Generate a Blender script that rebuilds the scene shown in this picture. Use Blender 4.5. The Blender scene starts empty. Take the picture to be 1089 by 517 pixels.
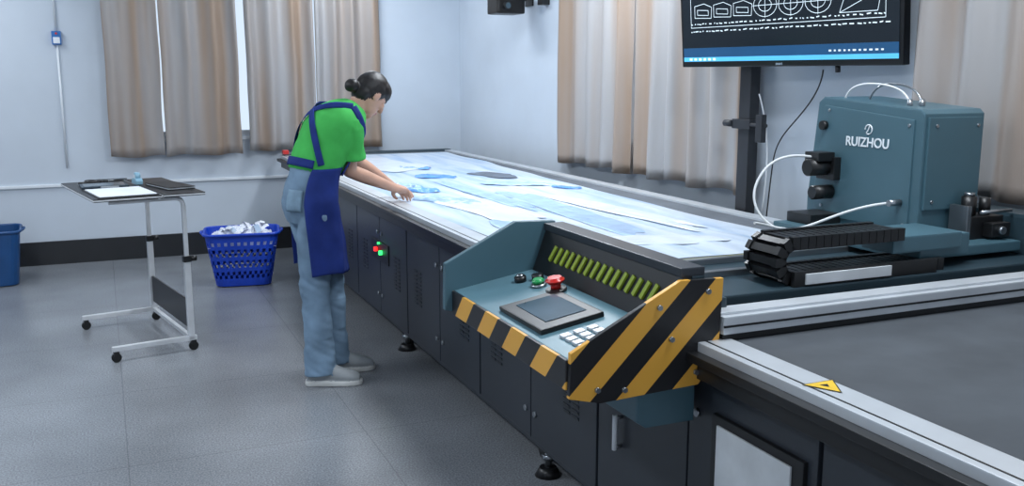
import bpy, bmesh, math, random
from mathutils import Vector, Matrix, noise
from mathutils.bvhtree import BVHTree
random.seed(4)
sc = bpy.context.scene
try:
    sc.view_settings.view_transform = 'Standard'
except Exception: pass
COL = sc.collection

def lin(c):
    out=[]
    for v in c:
        v=v/255.0
        out.append(v/12.92 if v<=0.04045 else ((v+0.055)/1.055)**2.4)
    return (out[0],out[1],out[2],1.0)

def mat(name, c, rough=0.5, metal=0.0, var=0.06, scale=8.0, emit=None, es=0.0, bump=0.0, spec=0.5):
    m=bpy.data.materials.new(name); m.use_nodes=True
    nt=m.node_tree; b=nt.nodes['Principled BSDF']
    b.inputs['Roughness'].default_value=rough; b.inputs['Metallic'].default_value=metal
    b.inputs['Specular IOR Level'].default_value=spec
    tc=nt.nodes.new('ShaderNodeTexCoord'); n=nt.nodes.new('ShaderNodeTexNoise')
    n.inputs['Scale'].default_value=scale; n.inputs['Detail'].default_value=6
    nt.links.new(tc.outputs['Object'],n.inputs['Vector'])
    r=nt.nodes.new('ShaderNodeValToRGB'); L=lin(c)
    r.color_ramp.elements[0].position=0.3; r.color_ramp.elements[1].position=0.7
    r.color_ramp.elements[0].color=tuple(max(0,x*(1-var*2)) for x in L[:3])+(1,)
    r.color_ramp.elements[1].color=tuple(min(1,x*(1+var*2)) for x in L[:3])+(1,)
    nt.links.new(n.outputs['Fac'],r.inputs['Fac']); nt.links.new(r.outputs['Color'],b.inputs['Base Color'])
    if bump>0:
        bp=nt.nodes.new('ShaderNodeBump'); bp.inputs['Strength'].default_value=bump; bp.inputs['Distance'].default_value=0.01
        nt.links.new(n.outputs['Fac'],bp.inputs['Height']); nt.links.new(bp.outputs['Normal'],b.inputs['Normal'])
    if emit:
        b.inputs['Emission Color'].default_value=lin(emit); b.inputs['Emission Strength'].default_value=es
    return m

def hazard(name, axis, period, sign):
    m=bpy.data.materials.new(name); m.use_nodes=True
    nt=m.node_tree; b=nt.nodes['Principled BSDF']; b.inputs['Roughness'].default_value=0.4
    tc=nt.nodes.new('ShaderNodeTexCoord'); s=nt.nodes.new('ShaderNodeSeparateXYZ')
    nt.links.new(tc.outputs['Object'],s.inputs[0])
    a=nt.nodes.new('ShaderNodeMath'); a.operation='MULTIPLY_ADD'; a.inputs[1].default_value=sign
    nt.links.new(s.outputs['Z'],a.inputs[0]); nt.links.new(s.outputs[axis],a.inputs[2])
    d=nt.nodes.new('ShaderNodeMath'); d.operation='DIVIDE'; d.inputs[1].default_value=period; nt.links.new(a.outputs[0],d.inputs[0])
    f=nt.nodes.new('ShaderNodeMath'); f.operation='FRACT'; nt.links.new(d.outputs[0],f.inputs[0])
    g=nt.nodes.new('ShaderNodeMath'); g.operation='GREATER_THAN'; g.inputs[1].default_value=0.5; nt.links.new(f.outputs[0],g.inputs[0])
    mx=nt.nodes.new('ShaderNodeMix'); mx.data_type='RGBA'
    nt.links.new(g.outputs[0],mx.inputs['Factor'])
    mx.inputs[6].default_value=lin((24,24,27)); mx.inputs[7].default_value=lin((222,164,64))
    nt.links.new(mx.outputs[2],b.inputs['Base Color'])
    return m

def empty(name, loc=(0,0,0), rot=(0,0,0)):
    e=bpy.data.objects.new(name,None); e.empty_display_size=0.1
    e.location=loc; e.rotation_euler=rot; COL.objects.link(e); return e

def meshobj(name, verts, faces, m=None, parent=None, smooth=False):
    me=bpy.data.meshes.new(name); me.from_pydata([tuple(v) for v in verts],[],faces); me.update()
    o=bpy.data.objects.new(name,me); COL.objects.link(o)
    if m: me.materials.append(m)
    if smooth:
        for p in me.polygons: p.use_smooth=True
    if parent: o.parent=parent
    return o

def bm_to(name,bm,m,parent,smooth=False):
    bmesh.ops.recalc_face_normals(bm,faces=bm.faces)
    me=bpy.data.meshes.new(name); bm.to_mesh(me); bm.free()
    o=bpy.data.objects.new(name,me); COL.objects.link(o)
    if m: me.materials.append(m)
    if smooth:
        for p in me.polygons: p.use_smooth=True
    if parent: o.parent=parent
    return o

def box(name,x0,x1,y0,y1,z0,z1,m,parent=None,bev=0.004,M=None):
    bm=bmesh.new(); bmesh.ops.create_cube(bm,size=1)
    for v in bm.verts:
        v.co=Vector(((x0+x1)/2+v.co.x*(x1-x0),(y0+y1)/2+v.co.y*(y1-y0),(z0+z1)/2+v.co.z*(z1-z0)))
    if bev>0:
        b=min(bev,0.3*min(abs(x1-x0),abs(y1-y0),abs(z1-z0)))
        bmesh.ops.bevel(bm,geom=bm.edges[:],offset=b,segments=2,affect='EDGES',profile=0.7)
    if M is not None: bmesh.ops.transform(bm,matrix=M,verts=bm.verts)
    return bm_to(name,bm,m,parent)

def prism(name,poly,axis,a0,a1,m,parent=None,bev=0.003):
    def mk(p,a):
        if axis=='Y': return Vector((p[0],a,p[1]))
        if axis=='X': return Vector((a,p[0],p[1]))
        return Vector((p[0],p[1],a))
    bm=bmesh.new()
    A=[bm.verts.new(mk(p,a0)) for p in poly]; B=[bm.verts.new(mk(p,a1)) for p in poly]
    bm.faces.new(A); bm.faces.new(B[::-1]); n=len(poly)
    for i in range(n): bm.faces.new([A[i],B[i],B[(i+1)%n],A[(i+1)%n]])
    bmesh.ops.recalc_face_normals(bm,faces=bm.faces)
    if bev>0: bmesh.ops.bevel(bm,geom=bm.edges[:],offset=bev,segments=2,affect='EDGES',profile=0.7)
    return bm_to(name,bm,m,parent)

def cyl(name,p0,p1,r,m,parent=None,r2=None,seg=24,bev=0.0):
    p0=Vector(p0);p1=Vector(p1);d=p1-p0
    bm=bmesh.new(); bmesh.ops.create_cone(bm,cap_ends=True,segments=seg,radius1=r,radius2=r if r2 is None else r2,depth=d.length)
    if bev>0:
        ed=[e for e in bm.edges if len(e.link_faces)==2 and e.calc_face_angle(0)>1.0]
        bmesh.ops.bevel(bm,geom=ed,offset=bev,segments=2,affect='EDGES')
    M=Matrix.Translation((p0+p1)/2)@d.to_track_quat('Z','Y').to_matrix().to_4x4()
    bmesh.ops.transform(bm,matrix=M,verts=bm.verts)
    o=bm_to(name,bm,m,parent)
    for p in o.data.polygons: p.use_smooth = len(p.vertices)==4
    return o

def tube(name,pts,r,m,parent=None,smooth=True,cyc=False):
    cu=bpy.data.curves.new(name,'CURVE'); cu.dimensions='3D'; cu.bevel_depth=r; cu.bevel_resolution=3; cu.use_fill_caps=True
    s=cu.splines.new('NURBS' if smooth else 'POLY'); s.points.add(len(pts)-1)
    for i,p in enumerate(pts): s.points[i].co=(p[0],p[1],p[2],1)
    if smooth: s.order_u=min(4,len(pts)); s.use_endpoint_u=True
    s.use_cyclic_u=cyc
    cu.materials.append(m)
    o=bpy.data.objects.new(name,cu); COL.objects.link(o)
    if parent: o.parent=parent
    return o

# ------------------------------------------------ materials
M_wall=mat('wall_paint',(198,207,217),0.75,var=0.015,scale=3)
M_ceil=mat('ceiling_paint',(215,220,225),0.8,var=0.01)
M_base=mat('baseboard_dark',(30,32,36),0.4)
M_black=mat('black_powdercoat',(34,36,41),0.45,var=0.05,scale=30)
M_blk2=mat('black_plastic',(20,21,23),0.4)
M_cab=mat('cabinet_charcoal',(44,49,56),0.38,var=0.03,scale=4)
M_teal=mat('teal_enamel',(66,97,109),0.42,var=0.03,scale=4)
M_tealP=mat('pale_teal_enamel',(88,122,134),0.42,var=0.03,scale=4)
M_tealD=mat('dark_teal_enamel',(42,60,69),0.4,var=0.03)
M_alu=mat('aluminium_rail',(200,205,210),0.35,metal=0.3,var=0.04,scale=6)
M_white=mat('white_plastic',(225,230,235),0.5,var=0.02)
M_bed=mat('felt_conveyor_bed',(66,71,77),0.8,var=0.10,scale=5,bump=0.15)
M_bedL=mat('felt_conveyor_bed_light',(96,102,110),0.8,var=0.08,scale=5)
M_yel=mat('yellow_paint',(232,190,50),0.45)
M_red=mat('red_plastic',(200,40,36),0.3)
M_grn=mat('green_plastic',(30,150,80),0.3)
M_redL=mat('red_indicator',(230,40,36),0.3,emit=(255,40,40),es=2.0)
M_grnL=mat('green_indicator',(60,240,120),0.3,emit=(60,255,120),es=2.0)
M_lime=mat('lime_grille',(150,170,50),0.5)
M_steel=mat('steel',(150,155,160),0.3,metal=0.9)
M_silver=mat('silver_paint',(205,208,212),0.35,metal=0.2)
M_cable=mat('white_cable',(215,218,220),0.45)
M_blue=mat('blue_polypropylene',(22,66,184),0.4,var=0.05)
M_blue2=mat('blue_bin_plastic',(20,70,122),0.4)
M_scrap=mat('white_film_scraps',(222,226,236),0.45,var=0.08,scale=25)
M_haz=hazard('hazard_stripes_plate','X',0.165,-1.0)
M_haz2=hazard('hazard_stripes_lip','Y',0.2,0.9)
M_label=mat('label_paper',(205,210,214),0.6)

# floor: smooth, slightly glossy terrazzo
mf=bpy.data.materials.new('floor_terrazzo'); mf.use_nodes=True; nt=mf.node_tree; b=nt.nodes['Principled BSDF']
tc=nt.nodes.new('ShaderNodeTexCoord')
n1=nt.nodes.new('ShaderNodeTexNoise'); n1.inputs['Scale'].default_value=130; n1.inputs['Detail'].default_value=2
n2=nt.nodes.new('ShaderNodeTexNoise'); n2.inputs['Scale'].default_value=1.4; n2.inputs['Detail'].default_value=6
for n in (n1,n2): nt.links.new(tc.outputs['Object'],n.inputs['Vector'])
r1=nt.nodes.new('ShaderNodeValToRGB'); r1.color_ramp.elements[0].position=0.34; r1.color_ramp.elements[1].position=0.68
r1.color_ramp.elements[0].color=lin((108,112,117)); r1.color_ramp.elements[1].color=lin((145,149,154))
nt.links.new(n1.outputs['Fac'],r1.inputs['Fac'])
r2=nt.nodes.new('ShaderNodeValToRGB'); r2.color_ramp.elements[0].position=0.3; r2.color_ramp.elements[1].position=0.7
r2.color_ramp.elements[0].color=(0.80,0.80,0.81,1); r2.color_ramp.elements[1].color=(1.15,1.15,1.15,1)
nt.links.new(n2.outputs['Fac'],r2.inputs['Fac'])
br=nt.nodes.new('ShaderNodeTexBrick'); br.offset=0; br.inputs['Scale'].default_value=1.0; br.inputs['Brick Width'].default_value=1.0; br.inputs['Row Height'].default_value=1.0
br.inputs['Mortar Size'].default_value=0.0025; br.inputs['Color1'].default_value=(1,1,1,1); br.inputs['Color2'].default_value=(0.97,0.97,0.97,1); br.inputs['Mortar'].default_value=(0.72,0.72,0.72,1)
nt.links.new(tc.outputs['Object'],br.inputs['Vector'])
m1=nt.nodes.new('ShaderNodeMix'); m1.data_type='RGBA'; m1.blend_type='MULTIPLY'; m1.inputs['Factor'].default_value=1
m2=nt.nodes.new('ShaderNodeMix'); m2.data_type='RGBA'; m2.blend_type='MULTIPLY'; m2.inputs['Factor'].default_value=1
nt.links.new(r1.outputs['Color'],m1.inputs[6]); nt.links.new(r2.outputs['Color'],m1.inputs[7])
nt.links.new(m1.outputs[2],m2.inputs[6]); nt.links.new(br.outputs['Color'],m2.inputs[7]); nt.links.new(m2.outputs[2],b.inputs['Base Color'])
b.inputs['Roughness'].default_value=0.27
M_floor=mf

mc=bpy.data.materials.new('satin_curtain'); mc.use_nodes=True; nt=mc.node_tree; b=nt.nodes['Principled BSDF']
tc=nt.nodes.new('ShaderNodeTexCoord'); mp=nt.nodes.new('ShaderNodeMapping'); mp.inputs['Scale'].default_value=(5,5,0.25)
n=nt.nodes.new('ShaderNodeTexNoise'); n.inputs['Scale'].default_value=0.9; n.inputs['Detail'].default_value=2
nt.links.new(tc.outputs['Object'],mp.inputs['Vector']); nt.links.new(mp.outputs[0],n.inputs['Vector'])
r=nt.nodes.new('ShaderNodeValToRGB'); r.color_ramp.elements[0].position=0.36; r.color_ramp.elements[1].position=0.60
r.color_ramp.elements[0].color=lin((170,148,130)); r.color_ramp.elements[1].color=lin((182,180,180))
nt.links.new(n.outputs['Fac'],r.inputs['Fac']); nt.links.new(r.outputs['Color'],b.inputs['Base Color'])
b.inputs['Roughness'].default_value=0.38; b.inputs['Metallic'].default_value=0.25
tr=nt.nodes.new('ShaderNodeBsdfTranslucent'); tr.inputs['Color'].default_value=lin((180,155,132))
ms=nt.nodes.new('ShaderNodeMixShader'); ms.inputs[0].default_value=0.12
nt.links.new(b.outputs[0],ms.inputs[1]); nt.links.new(tr.outputs[0],ms.inputs[2]); nt.links.new(ms.outputs[0],nt.nodes['Material Output'].inputs[0])
M_curt=mc

mfm=bpy.data.materials.new('pale_film_layers'); mfm.use_nodes=True; nt=mfm.node_tree; b=nt.nodes['Principled BSDF']
tc=nt.nodes.new('ShaderNodeTexCoord'); mp=nt.nodes.new('ShaderNodeMapping'); mp.inputs['Scale'].default_value=(7,0.7,1); mp.inputs['Rotation'].default_value=(0,0,0.05)
n=nt.nodes.new('ShaderNodeTexNoise'); n.inputs['Scale'].default_value=1.2; n.inputs['Detail'].default_value=5; n.inputs['Distortion'].default_value=0.5
nt.links.new(tc.outputs['Object'],mp.inputs['Vector']); nt.links.new(mp.outputs[0],n.inputs['Vector'])
r=nt.nodes.new('ShaderNodeValToRGB'); e=r.color_ramp.elements
e[0].position=0.30; e[0].color=lin((146,178,214)); e[1].position=0.66; e[1].color=lin((216,226,238))
x=e.new(0.42); x.color=lin((174,197,224)); x=e.new(0.50); x.color=lin((196,212,230))
nt.links.new(n.outputs['Fac'],r.inputs['Fac']); nt.links.new(r.outputs['Color'],b.inputs['Base Color'])
b.inputs['Roughness'].default_value=0.32
M_film=mfm
M_filmB=mat('film_light_blue',(100,154,220),0.3,var=0.15,scale=12)
M_filmP=mat('film_pale_blue',(164,193,226),0.3,var=0.08,scale=12)
M_filmW=mat('film_white',(218,227,238),0.3,var=0.04)
M_filmG=mat('film_grey_blue',(164,184,206),0.35,var=0.06)
M_filmK=mat('dark_grey_cloth',(98,108,122),0.7)

# ------------------------------------------------ room
XW=3.25; YW=8.8; XL=-3.2; YF=-2.5; H=3.0
box('floor',XL-0.2,XW+0.2,YF,YW+0.2,-0.1,0,M_floor,bev=0)
box('ceiling',XL-0.2,XW+0.2,YF,YW+0.2,H,H+0.1,M_ceil,bev=0)
def wall_with_windows(name,axis,pos,thick,a0,a1,openings,z0,z1):
    bm=bmesh.new()
    def addb(u0,u1,w0,w1):
        if u1-u0<1e-4 or w1-w0<1e-4: return
        r=bmesh.ops.create_cube(bm,size=1)
        for v in r['verts']:
            u=(u0+u1)/2+v.co.x*(u1-u0); w=(w0+w1)/2+v.co.z*(w1-w0); t=pos+thick*(v.co.y+0.5)
            v.co=Vector((u,t,w)) if axis=='Y' else Vector((t,u,w))
    prev=a0
    for (o0,o1,ow0,ow1) in openings:
        addb(prev,o0,z0,z1); addb(o0,o1,z0,ow0); addb(o0,o1,ow1,z1); prev=o1
    addb(prev,a1,z0,z1)
    return bm_to(name,bm,M_wall,None)
wall_with_windows('wall_back','Y',YW,0.2,XL-0.2,XW+0.2,[(0.12,2.32,1.05,2.6)],0,H)
wall_with_windows('wall_right','X',XW,0.2,YF,YW,[(0.9,2.8,1.25,2.6),(4.3,6.3,1.1,2.6)],0,H)
wall_with_windows('wall_left','X',XL-0.2,0.2,YF,YW,[],0,H)
box('baseboard_back',XL,XW,YW-0.02,YW,0,0.2,M_base,bev=0.003)
box('baseboard_right',XW-0.02,XW,YF,YW-0.02,0,0.2,M_base,bev=0.003)
box('baseboard_left',XL,XL+0.02,YF,YW-0.02,0,0.2,M_base,bev=0.003)
M_frame=mat('window_frame_white',(215,220,225),0.4)
mg=bpy.data.materials.new('window_glass'); mg.use_nodes=True; g=mg.node_tree.nodes['Principled BSDF']
g.inputs['Transmission Weight'].default_value=1; g.inputs['Roughness'].default_value=0.02; g.inputs['IOR'].default_value=1.01; g.inputs['Base Color'].default_value=(0.9,0.96,1,1)
def window(name,axis,pos,a0,a1,z0,z1):
    w=empty(name)
    def bx(n,u0,u1,w0,w1,t0,t1,m):
        if axis=='Y': box(n,u0,u1,pos+t0,pos+t1,w0,w1,m,w,0.003)
        else: box(n,pos+t0,pos+t1,u0,u1,w0,w1,m,w,0.003)
    bx('frame_bottom',a0,a1,z0,z0+0.05,0.06,0.12,M_frame); bx('frame_top',a0,a1,z1-0.05,z1,0.06,0.12,M_frame)
    k=3
    for i in range(k+1):
        u=a0+0.025+(a1-a0-0.05)*i/k; bx('mullion_%d'%i,u-0.025,u+0.025,z0+0.05,z1-0.05,0.06,0.12,M_frame)
    bx('glass',a0+0.02,a1-0.02,z0+0.03,z1-0.03,0.085,0.09,mg)
    bx('sill',a0-0.03,a1+0.03,z0-0.03,z0-0.001,-0.02,0.12,M_frame)
window('window_1','Y',YW,0.12,2.32,1.05,2.6)
window('window_2','X',XW,4.3,6.3,1.1,2.6)
window('window_3','X',XW,0.9,2.8,1.25,2.6)

def curtain(name,axis,pos,a0,a1,z0,z1,seed=0,amp=0.036,per=0.19):
    rnd=random.Random(seed); nu=int((a1-a0)/0.008); nz=24
    vs=[];fs=[]
    ph=rnd.random()*6
    for j in range(nz+1):
        t=j/nz; z=z0+(z1-z0)*t
        for i in range(nu+1):
            u=a0+(a1-a0)*i/nu
            q=u/per*2*math.pi+ph+1.6*noise.noise(Vector((u*2.5,seed,0)))+0.35*noise.noise(Vector((u*2,seed,z*1.0)))
            A=amp*(0.75+0.6*noise.noise(Vector((u*3,seed+5,z*0.5))))*(1.0-0.2*t)
            d=A*math.sin(q)+0.15*A*math.sin(2*q+1)
            uu=u+0.015*noise.noise(Vector((u*2,seed+9,z*2)))*(1-t)
            zz=z+(0.008*math.sin(q*0.5)+0.010*noise.noise(Vector((u*4,seed,3))))*(1-t)
            vs.append((uu,pos+d,zz) if axis=='Y' else (pos+d,uu,zz))
    for j in range(nz):
        for i in range(nu):
            a=j*(nu+1)+i; fs.append((a,a+1,a+nu+2,a+nu+1))
    o=meshobj(name,vs,fs,M_curt,None,True)
    s=o.modifiers.new('s','SOLIDIFY'); s.thickness=0.002
    return o
curtain('curtain','Y',YW-0.09,0.05,0.48,0.90,2.7,1)
curtain('curtain','Y',YW-0.09,0.495,1.13,0.90,2.7,2)
curtain('curtain','Y',YW-0.09,1.20,1.80,0.92,2.7,3)
curtain('curtain','Y',YW-0.09,1.815,2.42,0.92,2.7,4)
curtain('curtain','X',XW-0.08,4.15,5.30,0.955,2.7,5,0.040,0.22)
curtain('curtain','X',XW-0.08,5.32,6.5,0.955,2.7,6,0.040,0.22)
curtain('curtain','X',XW-0.08,0.7,1.9,1.12,2.7,7,0.036,0.22)
curtain('curtain','X',XW-0.08,1.92,3.02,1.12,2.7,8,0.036,0.22)
def rod(p0,p1,ax):
    e=empty('curtain_rod'); cyl('pole',p0,p1,0.012,M_steel,e)
    for t in (0.03,0.5,0.97):
        p=Vector(p0).lerp(Vector(p1),t); q=p+(Vector((0,0.09,0)) if ax=='Y' else Vector((0.08,0,0)))
        cyl('bracket',p,q,0.008,M_steel,e)
rod((-0.05,YW-0.09,2.72),(2.5,YW-0.09,2.72),'Y'); rod((XW-0.08,4.1,2.72),(XW-0.08,6.6,2.72),'X'); rod((XW-0.08,0.6,2.72),(XW-0.08,3.1,2.72),'X')

ou=empty('power_outlet')
M_ob=mat('outlet_blue',(40,110,180),0.4)
box('case',-0.335,-0.265,YW-0.04,YW,1.84,1.95,M_ob,ou); box('cover',-0.325,-0.275,YW-0.048,YW-0.04,1.85,1.90,M_white,ou); cyl('switch',(-0.3,YW-0.052,1.93),(-0.3,YW-0.04,1.93),0.009,M_red,ou)
co=empty('electrical_conduit')
cyl('riser',(-0.3,YW-0.012,0.82),(-0.3,YW-0.012,1.838),0.009,M_white,co)
box('run_back',XL,2.9,YW-0.02,YW,0.66,0.685,M_white,co)
co2=empty('electrical_conduit'); cyl('riser_top',(-0.3,YW-0.012,1.952),(-0.3,YW-0.012,2.99),0.009,M_white,co2)

# ------------------------------------------------ cutting table
ct=empty('cutting_table')
TX0=1.425; TX1=3.03; TY0=0.3; TY1=8.45
box('bed_frame',TX0+0.03,TX1-0.02,TY0,TY1,0.80,0.872,M_blk2,ct)
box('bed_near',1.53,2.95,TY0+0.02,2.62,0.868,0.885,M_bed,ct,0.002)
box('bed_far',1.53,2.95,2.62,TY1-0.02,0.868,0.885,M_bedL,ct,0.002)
box('edge_rail_front',1.425,1.53,TY0,TY1,0.862,0.892,M_alu,ct,0.004)
box('edge_rail_groove',1.448,1.453,TY0,TY1,0.8915,0.8932,M_blk2,ct,0)
box('edge_rack',1.39,1.425,TY0,TY1,0.845,0.868,M_blk2,ct,0.003)
box('edge_skirt',1.425,1.455,TY0,TY1,0.79,0.862,M_blk2,ct,0.003)
box('edge_rail_back',2.95,3.03,TY0,TY1,0.862,0.897,M_alu,ct,0.004)
box('end_roller_cover',TX0+0.02,TX1-0.01,TY1-0.02,TY1+0.06,0.78,0.905,M_tealD,ct,0.02)
box('end_stop_red',1.44,1.49,TY1-0.05,TY1+0.02,0.905,0.94,M_red,ct,0.006)
box('cabinet',1.5,2.96,TY0+0.05,TY1-0.05,0.14,0.80,M_cab,ct,0.006)
seams=[0.55,1.62,2.7,3.8,4.9,6.0,7.1,8.2]
for i in range(len(seams)-1):
    a,bb=seams[i],seams[i+1]; mid=(a+bb)/2
    for k,(p,q) in enumerate(((a+0.008,mid-0.004),(mid+0.004,bb-0.008))):
        box('door_%d_%d'%(i,k),1.486,1.5,p,q,0.17,0.77,M_cab,ct,0.003)
        if i!=1:
            yv=(p+q)/2+(0.08 if k else -0.08)
            for r_ in range(9):
                for c_ in range(2):
                    box('vent',1.4845,1.487,yv-0.06+c_*0.07,yv-0.01+c_*0.07,0.38+r_*0.022,0.387+r_*0.022,M_blk2,ct,0)
                    box('vent_lip',1.481,1.487,yv-0.06+c_*0.07,yv-0.01+c_*0.07,0.388+r_*0.022,0.392+r_*0.022,M_cab,ct,0)
        hy=q-0.04 if k==0 else p+0.04
        for hz in (0.66,0.28): cyl('door_lock',(1.478,hy,hz),(1.487,hy,hz),0.012,M_steel,ct)
cyl('handle',(1.462,2.54,0.39),(1.462,2.54,0.51),0.008,M_white,ct)
for z in (0.4,0.5): cyl('handle_post',(1.462,2.54,z),(1.488,2.54,z),0.006,M_steel,ct)
box('inspection_frame',1.472,1.487,1.66,2.03,0.30,0.69,M_blk2,ct,0.003)
box('inspection_panel',1.466,1.473,1.70,2.0,0.33,0.665,M_label,ct,0.002)
for y in (1.3,3.24,5.17,7.1,8.2):
    for xx in (1.56,2.9):
        cyl('foot_stem',(xx,y,0.03),(xx,y,0.15),0.014,M_steel,ct)
        cyl('foot_pad',(xx,y,0.0),(xx,y,0.035),0.055,M_blk2,ct,r2=0.035)
        cyl('foot_nut',(xx,y,0.07),(xx,y,0.09),0.028,M_steel,ct,seg=6)
    cyl('caster_wheel',(1.60,y+0.14,0.045),(1.63,y+0.14,0.045),0.045,M_blk2,ct,bev=0.006)
    box('caster_fork',1.592,1.638,y+0.11,y+0.17,0.06,0.145,M_steel,ct)
box('control_plate',1.478,1.487,5.25,5.62,0.49,0.61,M_blk2,ct)
cyl('indicator_red',(1.478,5.49,0.555),(1.460,5.49,0.555),0.014,M_redL,ct); cyl('indicator_green',(1.478,5.38,0.55),(1.460,5.38,0.55),0.014,M_grnL,ct)
cyl('indicator_small',(1.478,5.43,0.60),(1.465,5.43,0.60),0.007,M_grnL,ct)
tx,ty=1.487,1.62
def tri(name,r,z,m):
    vs=[(tx+r*math.cos(a),ty+r*math.sin(a),z) for a in (math.radians(150),math.radians(270),math.radians(30))]
    return meshobj(name,vs,[(0,1,2)],m,ct)
tri('warning_label_edge',0.054,0.8937,M_blk2); tri('warning_label',0.048,0.8941,M_yel); tri('warning_label_symbol',0.013,0.8945,M_blk2)

# film / fabric
fl=empty('plastic_film_sheets')
vs=[];fs=[];nx=70;ny=260
for j in range(ny+1):
    y=3.08+(8.3-3.08)*j/ny; t=j/ny
    xl=1.58-0.05*min(1,t*4)+0.02*noise.noise(Vector((y*1.7,0,0))); xr=2.74+0.17*t+0.05*noise.noise(Vector((y*1.3,5,0)))
    for i in range(nx+1):
        s=i/nx; x=xl+(xr-xl)*s; yy=y+(0.06*noise.noise(Vector((x*3,2,0)))-0.03*s if j==0 else 0)
        h=0.010*abs(noise.noise(Vector((x*5+0.3*y,y*0.7,1))))+0.008*abs(noise.noise(Vector((x*14,y*4,3))))
        edge=min(s,1-s,t,1-t); h*=min(1,edge*20)
        vs.append((x,yy,0.8875+h))
for j in range(ny):
    for i in range(nx):
        a=j*(nx+1)+i; fs.append((a,a+1,a+nx+2,a+nx+1))
meshobj('base_sheet',vs,fs,M_film,fl,True)
def patch(cx,cy,rx,ry,rot,m,seed,h0=0.012,crumple=0.02):
    vs=[];fs=[];nr=12;na=48
    for k in range(nr+1):
        for a in range(na):
            th=2*math.pi*a/na; q=k/nr*(1+0.45*noise.noise(Vector((math.cos(th)*1.6,math.sin(th)*1.6,seed))))
            sx=math.copysign(abs(math.cos(th))**0.6,math.cos(th)); sy=math.copysign(abs(math.sin(th))**0.6,math.sin(th))
            lx=rx*q*sx; ly=ry*q*sy
            x=cx+lx*math.cos(rot)-ly*math.sin(rot); y=cy+lx*math.sin(rot)+ly*math.cos(rot)
            z=0.888+h0+crumple*abs(noise.noise(Vector((x*16,y*12,seed))))
            if k==nr: z=0.888+h0*0.6
            vs.append((x,y,z))
    for k in range(nr):
        for a in range(na):
            b2=(a+1)%na
            if k==0: fs.append((k*na+a,(k+1)*na+a,(k+1)*na+b2))
            else: fs.append((k*na+a,(k+1)*na+a,(k+1)*na+b2,k*na+b2))
    meshobj('film_piece',vs,fs,m,fl,True)
patch(1.78,5.52,0.07,0.13,0.3,M_filmB,1,0.012,0.03)
patch(1.72,5.85,0.06,0.12,0.8,M_filmP,2,0.012,0.03)
patch(1.66,6.4,0.07,0.3,0.1,M_filmG,3)
patch(2.10,6.20,0.06,0.16,1.0,M_filmB,4,0.012,0.03)
patch(2.52,6.15,0.10,0.20,0.3,M_filmK,5,0.012,0.008)
patch(2.45,5.6,0.06,0.22,1.0,M_filmP,6,0.012,0.012)
patch(2.15,6.85,0.05,0.12,1.0,M_filmB,13,0.012,0.02)
patch(2.66,5.3,0.03,0.10,0.6,M_filmB,14,0.012,0.012)
patch(1.85,4.6,0.14,0.5,0.05,M_filmW,7,0.012,0.012)
patch(2.2,4.4,0.10,0.8,-0.05,M_filmP,8,0.010,0.01)
patch(2.45,4.2,0.07,0.7,0.08,M_filmW,9,0.012,0.012)
patch(2.0,7.3,0.3,0.5,0.2,M_filmW,10,0.012,0.012)
patch(1.72,7.6,0.1,0.3,0.2,M_filmG,11)
patch(1.75,5.0,0.09,0.22,0.5,M_filmP,12)
patch(2.1,3.45,0.10,0.3,1.3,M_filmW,15,0.01,0.01)
patch(1.75,3.8,0.10,0.45,-0.05,M_filmP,16,0.01,0.01)
patch(2.05,5.2,0.05,0.7,0.03,M_filmP,17,0.01,0.01)
box('backing_strip',1.95,2.74,2.95,3.03,0.886,0.892,mat('pale_yellow_strip',(196,196,120),0.6),fl,0.002)

# ------------------------------------------------ gantry
ga=empty('cutting_gantry')
box('beam',1.50,3.05,2.2,2.66,0.91,0.965,M_tealD,ga,0.006)
box('beam_tray',1.50,3.05,2.10,2.2,0.905,0.935,M_blk2,ga,0.003)
box('front_rail',1.50,3.05,2.03,2.10,0.905,0.955,M_alu,ga,0.004)
box('front_rail_top',1.50,3.05,2.05,2.115,0.955,0.962,M_alu,ga,0.002)
box('rail_groove',1.50,3.05,2.028,2.031,0.925,0.931,M_blk2,ga,0)
box('brush_strip',1.50,3.05,2.035,2.06,0.888,0.905,M_blk2,ga,0.001)
box('left_foot',1.46,1.56,2.1,2.75,0.895,0.99,M_tealD,ga,0.008)
box('right_housing',2.98,3.10,2.12,2.98,0.90,1.11,M_tealD,ga,0.015)
box('linear_rail',1.56,2.98,2.42,2.45,0.965,0.985,M_steel,ga,0.003)
box('linear_rail_2',1.56,2.98,2.60,2.63,0.965,0.985,M_steel,ga,0.003)
box('spec_plate',1.92,2.26,2.20,2.206,0.972,1.005,M_label,ga,0.002)
box('spec_plate_mount',1.88,2.46,2.206,2.222,0.965,1.012,M_blk2,ga,0.002)
def chain():
    bm=bmesh.new(); path=[]
    zb,zt,xc=0.985,1.095,1.90; R=(zt-zb)/2; st=0.030
    x=2.50
    while x>xc: path.append((x,zb,math.pi)); x-=st
    n=int(math.pi*R/st)+1
    for i in range(n+1):
        a=-math.pi/2-math.pi*i/n; path.append((xc+R*math.cos(a),(zb+zt)/2+R*math.sin(a),a-math.pi/2))
    x=xc+st
    while x<2.34: path.append((x,zt,0)); x+=st
    for (x,z,a) in path:
        for (y0,y1,hh) in ((2.228,2.248,0.040),(2.365,2.385,0.040),(2.248,2.365,0.030)):
            r=bmesh.ops.create_cube(bm,size=1)
            Mx=Matrix.Translation((x,(y0+y1)/2,z))@Matrix.Rotation(-a,4,'Y')@Matrix.Diagonal((0.0275 if hh>0.035 else 0.0235,(y1-y0),hh,1))
            bmesh.ops.transform(bm,matrix=Mx,verts=r['verts'])
    bm_to('drag_chain',bm,M_blk2,ga)
chain()
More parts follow.
